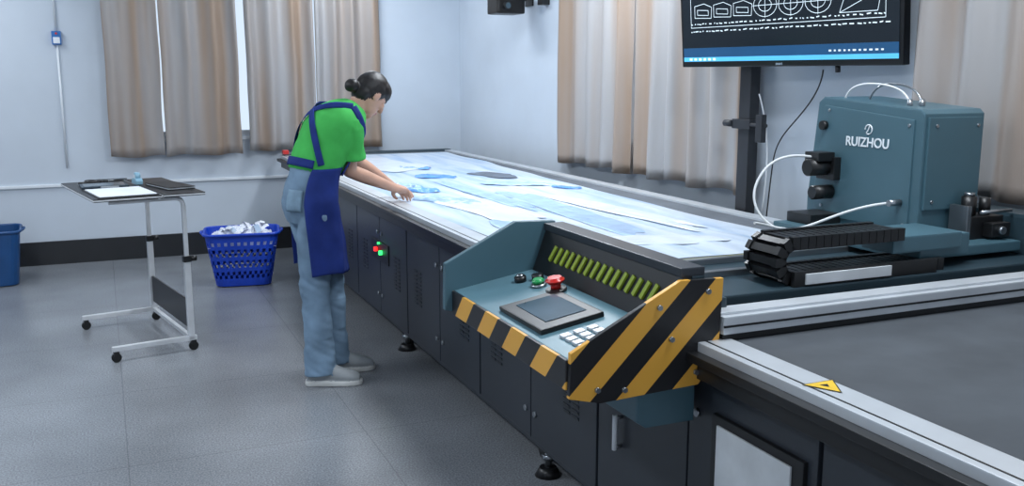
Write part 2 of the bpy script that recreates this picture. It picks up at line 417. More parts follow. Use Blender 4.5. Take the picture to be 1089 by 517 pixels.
box('chain_bracket',2.30,2.60,2.24,2.38,1.03,1.085,M_teal,ga,0.006)
box('carriage_plate',2.45,2.96,2.30,3.02,0.985,1.02,M_teal,ga,0.006)
box('carriage_side',2.44,2.66,2.26,2.49,1.0,1.075,M_teal,ga,0.006)
prism('head_body',[(2.48,1.0),(2.48,1.462),(2.50,1.478),(2.99,1.512),(3.02,1.49),(3.06,1.1),(3.06,1.0)],'X',2.65,2.94,M_teal,ga,0.006)
prism('head_side_cover',[(2.52,1.04),(2.52,1.44),(2.98,1.48),(3.02,1.10),(3.0,1.04)],'X',2.644,2.652,M_teal,ga,0.003)
box('head_front_cover',2.665,2.925,2.47,2.482,1.12,1.45,M_teal,ga,0.004)
for (y,z) in ((2.54,1.42),(2.54,1.06),(2.97,1.08),(2.95,1.46)): cyl('screw',(2.640,y,z),(2.646,y,z),0.006,M_steel,ga)
for (x,z) in ((2.70,1.42),(2.90,1.42),(2.70,1.15),(2.90,1.15)): cyl('screw',(x,2.466,z),(x,2.471,z),0.006,M_steel,ga)
box('tool_holder',2.80,2.96,2.38,2.47,1.0,1.10,M_blk2,ga,0.004)
cyl('tool_motor',(2.84,2.43,1.10),(2.84,2.43,1.17),0.026,M_blk2,ga,bev=0.003); cyl('tool_cap',(2.84,2.43,1.17),(2.84,2.43,1.182),0.018,M_steel,ga)
cyl('tool_motor_2',(2.92,2.43,1.10),(2.92,2.43,1.16),0.02,M_blk2,ga); box('tool_slide',2.78,2.80,2.38,2.46,1.02,1.14,M_steel,ga,0.002)
cyl('knife_rod',(2.82,2.36,1.12),(2.97,2.36,1.12),0.006,M_steel,ga); box('tool_valve',2.86,2.95,2.34,2.38,1.03,1.08,M_blk2,ga)
cyl('tool_nut',(2.90,2.34,1.055),(2.90,2.325,1.055),0.014,M_steel,ga)
box('rear_bracket',2.50,2.65,2.86,3.0,1.02,1.06,M_blk2,ga)
cyl('servo_motor',(2.52,2.92,1.24),(2.645,2.92,1.24),0.034,M_blk2,ga,bev=0.004); box('servo_flange',2.61,2.645,2.87,2.97,1.19,1.28,M_blk2,ga)
cyl('servo_motor_2',(2.55,2.92,1.14),(2.645,2.92,1.14),0.028,M_blk2,ga,bev=0.004); box('connector_box',2.54,2.62,2.88,2.96,1.265,1.30,M_blk2,ga)
cyl('side_knob',(2.625,2.97,1.40),(2.645,2.97,1.40),0.018,M_blk2,ga)
tube('hose_1',[(2.55,2.92,1.28),(2.45,2.98,1.30),(2.34,3.0,1.22),(2.30,2.98,1.08),(2.36,2.9,1.0),(2.44,2.8,0.98)],0.005,M_cable,ga)
tube('hose_2',[(2.64,2.56,1.14),(2.56,2.58,1.14),(2.46,2.66,1.10),(2.36,2.72,1.04),(2.28,2.76,1.03),(2.20,2.76,1.06),(2.14,2.74,1.07)],0.005,M_cable,ga)
cyl('hose_fitting',(2.59,2.56,1.14),(2.646,2.56,1.14),0.012,M_steel,ga)
for k,(y0,y1,xx) in enumerate(((2.62,2.95,2.72),(2.60,2.86,2.76),(2.64,2.9,2.80))):
    tube('top_hose_%d'%k,[(xx,y0,1.485),(xx,y0+0.01,1.54),(xx+0.01,(y0+y1)/2,1.575),(xx,y1-0.02,1.56),(xx,y1,1.505)],0.004,M_steel if k==1 else M_cable,ga)
    cyl('top_fitting_%d'%k,(xx,y0,1.475),(xx,y0,1.51),0.010,M_steel,ga)
def text(name,s,size,loc,rot,m,parent):
    cu=bpy.data.curves.new(name,'FONT'); cu.body=s; cu.size=size; cu.extrude=0.0008; cu.align_x='CENTER'; cu.align_y='CENTER'; cu.offset=0.0008
    o=bpy.data.objects.new(name,cu); cu.materials.append(m); o.location=loc; o.rotation_euler=rot; COL.objects.link(o); o.parent=parent; return o
text('lettering','RUIZHOU',0.05,(2.6425,2.74,1.345),(math.pi/2,0,-math.pi/2),M_white,ga)
tube('logo_ring',[(2.6425,2.735+0.018*math.cos(a*math.pi/8),1.395+0.018*math.sin(a*math.pi/8)) for a in range(14)],0.0022,M_white,ga)
tube('logo_stroke',[(2.6425,2.745,1.382),(2.6425,2.735,1.392),(2.6425,2.73,1.41)],0.0025,M_white,ga)

# ------------------------------------------------ control console
cc=empty('control_console')
near=[(1.043,0.905),(1.365,1.066),(1.50,1.062),(1.492,0.85),(1.43,0.773),(1.13,0.762),(1.04,0.785)]
prism('side_plate_near',near,'Y',2.04,2.055,M_haz,cc,0.002)
far=[(1.014,0.978),(1.27,1.105),(1.42,1.10),(1.42,0.90),(1.385,0.85),(1.13,0.79),(1.01,0.82)]
prism('side_plate_far',far,'Y',2.905,2.93,M_teal,cc,0.004)
box('front_lip',1.036,1.05,2.055,2.905,0.805,0.885,M_haz2,cc,0.003)
prism('keypad_deck',[(1.045,0.872),(1.045,0.886),(1.33,0.935),(1.345,0.925),(1.345,0.90)],'Y',2.055,2.905,M_tealP,cc,0.003)
prism('console_underside',[(1.05,0.80),(1.05,0.87),(1.385,0.90),(1.385,0.80),(1.3,0.77)],'Y',2.06,2.90,M_blk2,cc,0.004)
prism('back_panel',[(1.33,0.925),(1.355,0.925),(1.41,1.075),(1.385,1.078)],'Y',2.055,2.905,M_blk2,cc,0.003)
box('top_bar',1.375,1.45,2.055,2.905,1.07,1.095,M_cab,cc,0.005)
box('back_plate',1.41,1.45,2.055,2.905,0.90,1.072,M_tealD,cc,0.004)
for i in range(16):
    y=2.16+i*0.042
    c=Vector((1.33+0.055*0.55-0.004,y,0.925+0.15*0.55))
    Mx=Matrix.Translation(c)@Matrix.Rotation(math.radians(20),4,'Y')@Matrix.Rotation(0.35,4,'X')
    box('grille_slat_%d'%i,-0.004,0.004,-0.008,0.008,-0.028,0.028,M_lime,cc,0.002,Mx)
dv=Vector((0.285,0,0.049)).normalized(); up=Vector((-dv.z,0,dv.x))
def deckM(s,y):
    p=Vector((1.045,y,0.886))+dv*s
    return Matrix(((dv.x,0,up.x,p.x),(0,1,0,p.y),(dv.z,0,up.z,p.z),(0,0,0,1)))
M_scr=mat('touchscreen_glass',(70,88,100),0.12)
box('touchscreen_body',-0.10,0.10,-0.15,0.15,0.0,0.016,M_blk2,cc,0.006,deckM(0.125,2.42))
box('touchscreen_glass',-0.065,0.065,-0.10,0.11,0.016,0.018,M_scr,cc,0.001,deckM(0.13,2.42))
for i in range(3):
    for j in range(4):
        box('keypad_key',-0.014,0.014,-0.013,0.013,0.0,0.008,M_silver,cc,0.003,deckM(0.07+i*0.042,2.10+j*0.036))
def deckcyl(name,s,y,h0,h1,r,m,bev=0.002):
    M=deckM(s,y); return cyl(name,M@Vector((0,0,h0)),M@Vector((0,0,h1)),r,m,cc,bev=bev)
deckcyl('estop_base',0.235,2.60,0,0.012,0.034,M_blk2); deckcyl('estop_stem',0.235,2.60,0.01,0.032,0.017,M_red); deckcyl('estop_button',0.235,2.60,0.028,0.048,0.031,M_red,0.008)
deckcyl('start_base',0.22,2.70,0,0.01,0.026,M_steel); deckcyl('start_button',0.22,2.70,0.01,0.026,0.02,M_grn,0.004)
deckcyl('key_switch',0.20,2.80,0,0.02,0.02,M_blk2); deckcyl('key_switch_cap',0.20,2.80,0.02,0.026,0.013,M_steel)
deckcyl('aux_button',0.25,2.77,0,0.02,0.02,M_blk2)
for (x,z) in ((1.12,0.80),(1.30,1.0),(1.34,0.91),(1.45,1.03),(1.42,0.81),(1.20,0.79)): cyl('bolt',(x,2.032,z),(x,2.042,z),0.008,M_steel,cc,seg=6)
prism('support_bracket',[(1.27,0.77),(1.27,0.67),(1.30,0.65),(1.455,0.65),(1.455,0.785),(1.38,0.80)],'Y',2.09,2.30,M_teal,cc,0.006)
prism('support_bracket_2',[(1.27,0.77),(1.27,0.70),(1.30,0.68),(1.455,0.68),(1.455,0.785),(1.38,0.80)],'Y',2.68,2.86,M_tealD,cc,0.006)

# ------------------------------------------------ monitor
tv=empty('television_monitor',(2.99,3.735,2.025),(0.09,0,math.atan2(-1.32,0.2)))
W=1.37;Hh=0.78
M_bez=mat('monitor_bezel',(16,17,20),0.3)
box('housing',-W/2,W/2,0.0,0.045,-Hh/2,Hh/2,M_bez,tv,0.006)
box('housing_back',-W/3,W/3,0.045,0.08,-Hh/3,Hh/4,M_bez,tv,0.01)
M_sd=mat('screen_dark',(10,16,22),0.2,emit=(14,22,30),es=1.0,var=0.02)
box('screen',-W/2+0.02,W/2-0.02,-0.003,0.0,-Hh/2+0.03,Hh/2-0.02,M_sd,tv,0)
M_tb=mat('screen_taskbar',(60,150,200),0.3,emit=(90,175,220),es=0.9)
M_ln=mat('screen_lines',(220,230,235),0.3,emit=(180,196,206),es=0.7)
M_gr=mat('screen_grey',(90,100,110),0.3,emit=(110,125,140),es=0.7)
M_ss=mat('screen_status',(20,50,80),0.3,emit=(30,84,130),es=0.7)
box('taskbar',-W/2+0.02,W/2-0.02,-0.005,-0.003,-Hh/2+0.03,-Hh/2+0.052,M_tb,tv,0)
box('status_bar',-W/2+0.02,W/2-0.02,-0.005,-0.003,-Hh/2+0.052,-Hh/2+0.10,M_ss,tv,0)
lv=[];lf=[]
def seg(a,b,w=0.0014):
    a=Vector(a);b=Vector(b);d=(b-a)
    if d.length<1e-6: return
    n=Vector((-d.y,d.x)).normalized()*w; k=len(lv)
    for p in (a-n,b-n,b+n,a+n): lv.append((p.x,-0.006,p.y))
    lf.append((k,k+1,k+2,k+3))
def poly(pts,closed=True):
    for i in range(len(pts)-(0 if closed else 1)): seg(pts[i],pts[(i+1)%len(pts)])
rr=random.Random(7)
zb=-0.185
poly([(-0.60,zb),(0.60,zb),(0.60,0.3),(-0.60,0.3)])
for i in range(3):
    x0=-0.57+i*0.14; poly([(x0,zb+0.05),(x0+0.12,zb+0.045),(x0+0.125,zb+0.10),(x0+0.07,zb+0.12),(x0,zb+0.11)])
    poly([(x0+0.02,zb+0.065),(x0+0.10,zb+0.06),(x0+0.10,zb+0.085),(x0+0.02,zb+0.09)])
for i in range(3):
    cx=-0.08+i*0.16; cz=zb+0.09
    for kx in (1,0.55):
        poly([(cx+0.075*kx*math.cos(a*math.pi/9),cz+0.055*kx*math.sin(a*math.pi/9)) for a in range(18)])
    seg((cx-0.08,cz),(cx+0.08,cz)); seg((cx,cz-0.06),(cx,cz+0.06))
poly([(0.36,zb+0.03),(0.56,zb+0.03),(0.58,zb+0.12),(0.40,zb+0.13)]); seg((0.36,zb+0.03),(0.58,zb+0.12))
for i in range(8):
    x0=-0.58+i*0.145; poly([(x0,zb+0.17),(x0+0.12,zb+0.165),(x0+0.125,zb+0.25),(x0+0.03,zb+0.27)])
    poly([(x0+0.02,zb+0.30),(x0+0.11,zb+0.30),(x0+0.08,zb+0.40),(x0,zb+0.38)])
    seg((x0,zb+0.20),(x0+0.12,zb+0.23))
for k in range(2):
    x=-0.6
    while x<0.6:
        w=rr.uniform(0.006,0.026); seg((x,zb+0.018-0.038*k),(x+w,zb+0.018-0.038*k+rr.uniform(-0.004,0.004)),0.0028); x+=w+rr.uniform(0.006,0.02)
x=0.3
while x<0.6:
    w=rr.uniform(0.01,0.02); seg((x,-Hh/2+0.07),(x+w,-Hh/2+0.07),0.004); x+=w+0.014
for i in range(6): seg((-0.62+i*0.035,-Hh/2+0.041),(-0.60+i*0.035,-Hh/2+0.041),0.006)
meshobj('screen_drawing',lv,lf,M_ln,tv)
text('monitor_logo','smart',0.018,(0,-0.002,-Hh/2+0.014),(math.pi/2,0,0),M_gr,tv)
cyl('ir_sensor',(0.33,0.02,-Hh/2-0.03),(0.33,0.02,-Hh/2),0.012,M_bez,tv)
ps=empty('monitor_floor_stand')
box('post',3.06,3.12,4.00,4.09,0.03,2.15,M_black,ps,0.004)
box('base_plate',3.0,3.19,3.80,4.30,0.0,0.03,M_black,ps,0.004)
box('arm',3.075,3.105,3.72,4.02,2.08,2.14,M_black,ps,0.004)
box('mount_plate',3.085,3.11,3.55,3.85,1.95,2.2,M_black,ps,0.004)
box('clamp',3.04,3.14,3.97,4.12,1.32,1.37,M_black,ps,0.004)
cyl('clamp_lever',(3.05,3.97,1.345),(3.05,3.85,1.345),0.010,M_black,ps); cyl('clamp_knob',(3.05,4.12,1.345),(3.05,4.19,1.345),0.018,M_black,ps)
box('power_brick',3.03,3.06,3.86,3.91,1.26,1.40,M_black,ps,0.004)
tube('power_cable',[(3.04,3.45,1.62),(3.06,3.48,1.5),(3.08,3.8,1.3),(3.1,3.85,1.15),(3.12,3.9,0.9),(3.14,3.95,0.6)],0.0035,M_blk2,ps)
tube('data_cable',[(3.1,3.98,1.5),(3.12,3.90,1.3),(3.1,3.88,1.1),(3.12,3.94,0.9)],0.004,M_cable,ps)
scx=empty('security_camera')
box('body',2.90,3.14,7.0,7.22,2.07,2.24,M_blk2,scx,0.02)
cyl('lens',(2.98,6.97,2.13),(2.98,7.01,2.13),0.035,M_blk2,scx,bev=0.004); cyl('lens_glass',(2.98,6.965,2.13),(2.98,6.971,2.13),0.022,M_scr,scx)
cyl('bracket',(3.1,7.15,2.16),(3.25,7.15,2.22),0.018,M_blk2,scx); box('wall_plate',3.235,3.25,7.08,7.22,2.14,2.30,M_blk2,scx)
box('junction_box',3.18,3.25,6.78,6.86,2.13,2.26,M_blk2,scx)
tube('lead',[(3.1,7.05,2.22),(3.18,6.98,2.28),(3.2,6.84,2.25)],0.008,M_blk2,scx)

# ------------------------------------------------ rolling table
RTL=((0.31,6.07,0),(0,0,math.radians(11.3)))
rt=empty('rolling_side_table',*RTL)
M_top=mat('black_laminate',(30,31,34),0.35)
for s,nm in ((-0.42,'near'),(0.42,'far')):
    box('base_leg_'+nm,-0.44,0.03,s-0.015,s+0.015,0.062,0.09,M_silver,rt,0.004)
    box('post_outer_'+nm,-0.018,0.018,s-0.015,s+0.015,0.06,0.55,M_silver,rt,0.004)
    box('post_inner_'+nm,-0.012,0.012,s-0.010,s+0.010,0.5,0.86,M_silver,rt,0.003)
    box('post_collar_'+nm,-0.022,0.022,s-0.019,s+0.019,0.53,0.565,M_blk2,rt,0.003)
    cyl('post_knob_'+nm,(0.02,s,0.547),(0.055,s,0.547),0.016,M_blk2,rt)
    tube('support_curve_'+nm,[(0,s,0.82),(0,s,0.87),(-0.01,s,0.9),(-0.05,s,0.905),(-0.12,s,0.905),(-0.4,s,0.905)],0.012,M_silver,rt)
    for xx in (-0.42,0.01):
        cyl('caster_%s'%nm,(xx,s-0.012,0.027),(xx,s+0.012,0.027),0.027,M_blk2,rt,bev=0.004)
        box('caster_fork_%s'%nm,xx-0.014,xx+0.014,s-0.018,s+0.018,0.035,0.063,M_blk2,rt,0.003)
box('base_crossbar',-0.012,0.012,-0.405,0.405,0.065,0.088,M_silver,rt,0.003)
box('modesty_panel',-0.006,0.006,-0.405,0.405,0.13,0.30,M_top,rt,0.003)
box('top_crossbar',-0.2,-0.17,-0.42,0.42,0.895,0.915,M_silver,rt,0.003)
box('top_panel_large',-0.49,-0.13,-0.49,0.47,0.918,0.936,M_top,rt,0.004)
box('top_panel_large_edge',-0.492,-0.128,-0.492,0.472,0.922,0.930,M_silver,rt,0.003)
box('top_panel_small',-0.115,0.115,-0.47,0.47,0.918,0.936,M_top,rt,0.004)
box('top_panel_small_edge',-0.117,0.117,-0.472,0.472,0.922,0.930,M_silver,rt,0.003)
ZP=0.937
def onrt(name): return empty(name,*RTL)
pp=onrt('clipboard'); box('board',-0.46,-0.14,-0.47,-0.02,ZP,ZP+0.004,M_top,pp,0.002); box('paper_sheet',-0.45,-0.15,-0.46,-0.05,ZP+0.004,ZP+0.008,M_white,pp,0.001); box('clip',-0.36,-0.26,-0.05,-0.025,ZP+0.008,ZP+0.018,M_steel,pp,0.003)
nb=onrt('notebook'); Mx=Matrix.Translation((0.01,-0.12,ZP))@Matrix.Rotation(0.12,4,'Z'); box('cover',-0.08,0.08,-0.18,0.18,0,0.004,M_blk2,nb,0.002,Mx); box('pages',-0.075,0.075,-0.175,0.175,0.004,0.012,M_label,nb,0.001,Mx); box('cover_top',-0.08,0.08,-0.18,0.18,0.012,0.016,M_blk2,nb,0.002,Mx)
tb=onrt('tablet_computer'); Mx=Matrix.Translation((-0.31,0.12,ZP))@Matrix.Rotation(-0.1,4,'Z'); box('body',-0.13,0.13,-0.10,0.10,0,0.012,mat('slate_tablet',(46,62,74),0.4),tb,0.004,Mx); box('display',-0.115,0.115,-0.085,0.085,0.012,0.0135,M_scr,tb,0.001,Mx)
tp=onrt('tape_dispenser'); Mt=mat('pale_blue_plastic',(130,170,190),0.4); prism('base',[(0.10,ZP),(0.22,ZP),(0.22,ZP+0.02),(0.19,ZP+0.035),(0.12,ZP+0.035),(0.10,ZP+0.02)],'X',-0.13,-0.09,Mt,tp,0.004); cyl('roll',(-0.125,0.155,ZP+0.045),(-0.095,0.155,ZP+0.045),0.026,Mt,tp,bev=0.003); cyl('core',(-0.127,0.155,ZP+0.045),(-0.093,0.155,ZP+0.045),0.013,M_label,tp)
mk=onrt('marker_pen'); cyl('barrel',(-0.42,0.29,ZP+0.009),(-0.29,0.31,ZP+0.009),0.008,M_blk2,mk); cyl('cap',(-0.29,0.31,ZP+0.009),(-0.25,0.316,ZP+0.009),0.009,M_blk2,mk)
sc2=onrt('scissors'); tube('blade_a',[(-0.30,0.37,ZP+0.006),(-0.12,0.41,ZP+0.006)],0.005,M_steel,sc2,False); tube('blade_b',[(-0.30,0.41,ZP+0.012),(-0.12,0.38,ZP+0.012)],0.005,M_steel,sc2,False)
for (x,y) in ((-0.33,0.355),(-0.33,0.42)): tube('finger_loop',[(x+0.03*math.cos(a*math.pi/6),y+0.022*math.sin(a*math.pi/6),ZP+0.007) for a in range(12)],0.006,M_blk2,sc2,True,True)

# ------------------------------------------------ basket
def rrect(hx,hy,r,n):
    pts=[]
    for (sx,sy,a0) in ((1,1,0),(-1,1,90),(-1,-1,180),(1,-1,270)):
        for k in range(n):
            a=math.radians(a0+90*k/(n-1)); pts.append((sx*(hx-r)+r*math.cos(a),sy*(hy-r)+r*math.sin(a)))
    P=[Vector(p) for p in pts]; P.append(P[0]); L=[0]
    for i in range(1,len(P)): L.append(L[-1]+(P[i]-P[i-1]).length)
    N=72; out=[]
    for k in range(N):
        s=L[-1]*k/N
        for i in range(1,len(P)):
            if L[i]>=s: t=(s-L[i-1])/max(1e-9,L[i]-L[i-1]); out.append(P[i-1].lerp(P[i],t)); break
    return out
def basket(name,cx,cy,rot,hx,hy,h,m,holes=True,flare=0.75):
    e=empty(name,(cx,cy,0),(0,0,rot)); rows=14 if holes else 4; vs=[];fs=[]
    for j in range(rows+1):
        t=j/rows; k=flare+(1-flare)*t
        for p in rrect(hx*k,hy*k,0.07,8): vs.append((p.x,p.y,0.01+(h-0.01)*t))
    N=72
    for j in range(rows):
        for i in range(N):
            if holes and j in (2,3,5,6,8,9,11) and i%2==(j//3)%2: continue
            fs.append((j*N+i,j*N+(i+1)%N,(j+1)*N+(i+1)%N,(j+1)*N+i))
    fs.append(tuple(range(N))[::-1])
    o=meshobj('shell',vs,fs,m,e); s=o.modifiers.new('s','SOLIDIFY'); s.thickness=0.005; s.offset=0
    rim=[(p.x,p.y,h) for p in rrect(hx+0.008,hy+0.008,0.075,8)]
    tube('rim',rim,0.011,m,e,False,True)
    for sx in (-1,1):
        tube('handle',[(sx*(hx+0.01),-0.07,h-0.01),(sx*(hx+0.04),-0.06,h+0.005),(sx*(hx+0.04),0.06,h+0.005),(sx*(hx+0.01),0.07,h-0.01)],0.009,m,e)
    return e
bk=basket('laundry_basket',0.93,7.42,math.radians(-8),0.27,0.21,0.41,M_blue)
vs=[];fs=[];n=44
for j in range(n+1):
    for i in range(n+1):
        x=-1+2*i/n;y=-1+2*j/n; d=max(abs(x),abs(y))
        X=x*0.248;Y=y*0.185
        z=0.34+0.07*(1-d**2.5)+0.06*abs(noise.noise(Vector((X*14,Y*14,2))))+0.03*abs(noise.noise(Vector((X*40,Y*40,7))))
        if d>0.95: z=0.31
        vs.append((X,Y,z))
for j in range(n):
    for i in range(n):
        a=j*(n+1)+i; fs.append((a,a+1,a+n+2,a+n+1))
meshobj('scraps',vs,fs,M_scrap,bk,False)
for k in range(12):
    x=random.uniform(-0.18,0.18);y=random.uniform(-0.13,0.13); a=random.uniform(0,6); v2=[];f2=[]
    for q in range(7):
        t=q/6; px=x+math.cos(a)*(t-0.5)*0.14; py=y+math.sin(a)*(t-0.5)*0.14; pz=0.42+0.035*math.sin(t*3.1+k)
        w=0.018; v2+= [(px-math.sin(a)*w,py+math.cos(a)*w,pz),(px+math.sin(a)*w,py-math.cos(a)*w,pz+0.012)]
    for q in range(6): f2.append((2*q,2*q+1,2*q+3,2*q+2))
    meshobj('scrap_strip',v2,f2,M_scrap if k%3 else M_filmG,bk,True)
basket('plastic_bin',-0.95,8.15,math.radians(3),0.30,0.21,0.42,M_blue2,holes=False,flare=0.88)

# ------------------------------------------------ woman
wo=empty('woman',(0,0,0),(0,0,-math.radians(23.37)))
parts=[]
def cr(p0,p1,p2,p3,t):
    return 0.5*((2*p1)+(-p0+p2)*t+(2*p0-5*p1+4*p2-p3)*t*t+(-p0+3*p1-3*p2+p3)*t*t*t)
def interp(keys,steps=6):
    out=[]; n=len(keys)
    for i in range(n-1):
        k=[keys[max(0,i-1)],keys[i],keys[i+1],keys[min(n-1,i+2)]]
        for s in range(steps):
            t=s/steps; out.append([cr(*[Vector(kk[j]) if hasattr(kk[j],'__len__') else kk[j] for kk in k],t) for j in range(len(keys[0]))])
    out.append([Vector(x) if hasattr(x,'__len__') else x for x in keys[-1]]); return out
def add(label,vs,fs): parts.append((label,vs,fs))
def closed_loft(label,rings,n=32):
    vs=[];fs=[]
    for (c,a,b_) in rings:
        for k in range(n):
            th=2*math.pi*k/n; vs.append(c+a*math.cos(th)+b_*math.sin(th))
    m=len(rings)
    for j in range(m-1):
        for k in range(n):
            fs.append((j*n+k,j*n+(k+1)%n,(j+1)*n+(k+1)%n,(j+1)*n+k))
    fs.append(tuple(range(n))[::-1]); fs.append(tuple(range((m-1)*n,m*n)))
    add(label,vs,fs)
def limb(label,pts,rad,n=20,steps=6,rounded=True):
    K=interp([(Vector(p),r) for p,r in zip(pts,rad)],steps)
    C=[k[0] for k in K]; R=[max(0.002,k[1]) for k in K]
    if rounded:
        d0=(C[0]-C[1]).normalized(); d1=(C[-1]-C[-2]).normalized()
        pre=[];post=[]
        for q in (0.95,0.75,0.4): pre.append((C[0]+d0*R[0]*q,R[0]*math.sqrt(1-q*q)))
        for q in (0.4,0.75,0.95): post.append((C[-1]+d1*R[-1]*q,R[-1]*math.sqrt(1-q*q)))
        C=[p[0] for p in pre]+C+[p[0] for p in post]; R=[p[1] for p in pre]+R+[p[1] for p in post]
    rings=[]; ref=Vector((0.13,0.31,0.94)).normalized(); pa=None
    for i in range(len(C)):
        t=(C[min(i+1,len(C)-1)]-C[max(0,i-1)]).normalized()
        if pa is None: a=t.cross(ref if abs(t.dot(ref))<0.95 else Vector((1,0,0))).normalized()
        else: a=(pa-t*pa.dot(t)).normalized()
        pa=a; rings.append((C[i],a*R[i],t.cross(a)*R[i]))
    closed_loft(label,rings,n)
def ellip(label,c,ax,n=28,m=18):
    c=Vector(c); rings=[]
    for j in range(1,m):
        ph=-math.pi/2+math.pi*j/m; rings.append((c+ax[2]*math.sin(ph),ax[0]*math.cos(ph),ax[1]*math.cos(ph)))
    closed_loft(label,rings,n)

D=Vector((0.8,0.6,0)); Rr=Vector((0.6,-0.8,0)); UZ=Vector((0,0,1))
TR=[(0.84,-1.06,4.882,0.148,0.112,0.0),(0.93,-1.066,4.877,0.168,0.130,0.0),(1.02,-1.056,4.882,0.154,0.122,-0.10),(1.10,-1.035,4.90,0.146,0.116,-0.25),
    (1.205,-0.995,4.935,0.154,0.124,-0.50),(1.30,-0.95,4.97,0.166,0.132,-0.75),(1.36,-0.905,5.005,0.160,0.116,-0.95),(1.402,-0.862,5.04,0.115,0.084,-1.0),(1.43,-0.832,5.065,0.062,0.056,-1.0)]
def Tring(t):
    t=max(0,min(len(TR)-1.0001,t)); i=int(t); f=t-i; n=len(TR)
    K=[TR[max(0,i-1)],TR[i],TR[i+1],TR[min(n-1,i+2)]]
    v=[cr(*[k[j] for k in K],f) for j in range(6)]
    dd=Vector((D.x,D.y,v[5])).normalized()
    return Vector((v[1],v[2],v[0])),Rr*v[3],dd*v[4]
def T(t,deg,off=0):
    c,a,b_=Tring(t); th=math.radians(deg); p=c+a*math.cos(th)+b_*math.sin(th)
    return p+(p-c).normalized()*off
closed_loft('jeans',[Tring(i*0.2) for i in range(0,17)],36)
def grow(r,k): return (r[0],r[1]*(1+k/r[1].length),r[2]*(1+k/r[2].length))
closed_loft('shirt',[grow(Tring(3.0+i*0.15),0.012) for i in range(0,33)],36)
hipR=Vector((-1.005,4.812,0.90)); hipL=Vector((-1.11,4.945,0.90))
limb('jeans',[hipR,(-1.02,4.81,0.72),(-1.027,4.80,0.50),(-1.015,4.765,0.30),(-1.0,4.735,0.10),(-0.998,4.73,0.055)],[0.095,0.094,0.078,0.075,0.082,0.085],28,rounded=False)
limb('jeans',[hipL,(-1.055,4.96,0.72),(-0.985,4.97,0.50),(-0.975,4.955,0.30),(-0.965,4.945,0.10),(-0.962,4.943,0.055)],[0.095,0.094,0.078,0.073,0.080,0.083],28,rounded=False)
def shoe(ax,ay,dx,dy):
    d=Vector((dx,dy,0)).normalized(); s=Vector((d.y,-d.x,0)); o=Vector((ax,ay,0))
    K=[(-0.075,0.018,0.026,0.03),(-0.06,0.05,0.037,0.048),(-0.01,0.058,0.040,0.058),(0.05,0.05,0.043,0.050),(0.11,0.038,0.048,0.038),(0.165,0.030,0.043,0.030),(0.20,0.024,0.026,0.020)]
    rings=[(o+d*k[0]+UZ*(k[3]+0.012),s*k[2],UZ*k[3]) for k in [[cr(*[K[min(6,max(0,i+q))][j] for q in (-1,0,1,2)],f/4) for j in range(4)] for i in range(6) for f in range(4)]+[K[-1]]]
    closed_loft('shoe',rings,24)
    out=[(-0.085,0.022),(-0.07,0.036),(-0.02,0.042),(0.05,0.045),(0.11,0.051),(0.165,0.046),(0.195,0.032),(0.212,0.012)]
    L=[o+d*x+s*w for x,w in out]+[o+d*x-s*w for x,w in out[::-1]]
    n=len(L); vs=[p+UZ*0.0 for p in L]+[p+UZ*0.026 for p in L]
    fs=[tuple(range(n))[::-1],tuple(range(n,2*n))]+[(i,(i+1)%n,n+(i+1)%n,n+i) for i in range(n)]
    add('sole',vs,fs)
    limb('skin',[o+UZ*0.06,o+UZ*0.14],[0.04,0.042],16)
shoe(-0.995,4.725,1,0.06); shoe(-0.958,4.94,0.96,0.28)
Hc=Vector((-0.755,5.115,1.49)); h=Vector((0.50,0.42,-0.757)).normalized(); uh=(UZ-h*UZ.dot(h)).normalized(); sh=h.cross(uh)
def HP(f,u,s): return Hc+h*f+uh*u+sh*s
limb('skin',[(-0.885,5.02,1.385),(-0.835,5.06,1.425),HP(-0.03,-0.055,0)],[0.056,0.050,0.049],20)
ellip('skin',HP(0.0,0.0,0),(sh*0.070,h*0.086,uh*0.104))
ellip('skin',HP(0.035,-0.055,0),(sh*0.050,h*0.050,uh*0.052))
limb('skin',[HP(0.080,0.022,0),HP(0.094,0.0,0),HP(0.102,-0.018,0)],[0.008,0.011,0.013],12)
for s in (-1,1):
    ellip('skin',HP(-0.002,-0.012,0.074*s),(sh*0.010,h*0.017,uh*0.028))
    ellip('skin',HP(0.068,-0.012,0.035*s),(sh*0.022,h*0.016,uh*0.02))
    limb('skin',[HP(0.081,-0.018,0.003*s),HP(0.092,-0.02,0.013*s)],[0.007,0.007],10)
limb('lip',[HP(0.080,-0.050,-0.022),HP(0.089,-0.046,0),HP(0.080,-0.050,0.022)],[0.004,0.0065,0.004],10)
limb('lip',[HP(0.079,-0.056,-0.02),HP(0.088,-0.058,0),HP(0.079,-0.056,0.02)],[0.004,0.007,0.004],10)
ellip('skin',HP(0.066,-0.088,0),(sh*0.022,h*0.02,uh*0.02))
ellip('hair',HP(-0.022,0.022,0),(sh*0.082,h*0.094,uh*0.100))
ellip('hair',HP(0.010,0.050,0),(sh*0.073,h*0.078,uh*0.068))
ellip('hair',HP(-0.045,-0.025,0),(sh*0.068,h*0.058,uh*0.070))
limb('hair',[HP(-0.09,-0.03,0),HP(-0.112,-0.045,0)],[0.026,0.024],14)
bunc=HP(-0.122,-0.060,0.01)
ellip('hair',bunc,(sh*0.042,h*0.034,uh*0.038))
limb('hair',[bunc+sh*0.028*math.cos(a)+uh*0.028*math.sin(a) for a in [k*0.9 for k in range(7)]],[0.012]*7,10)
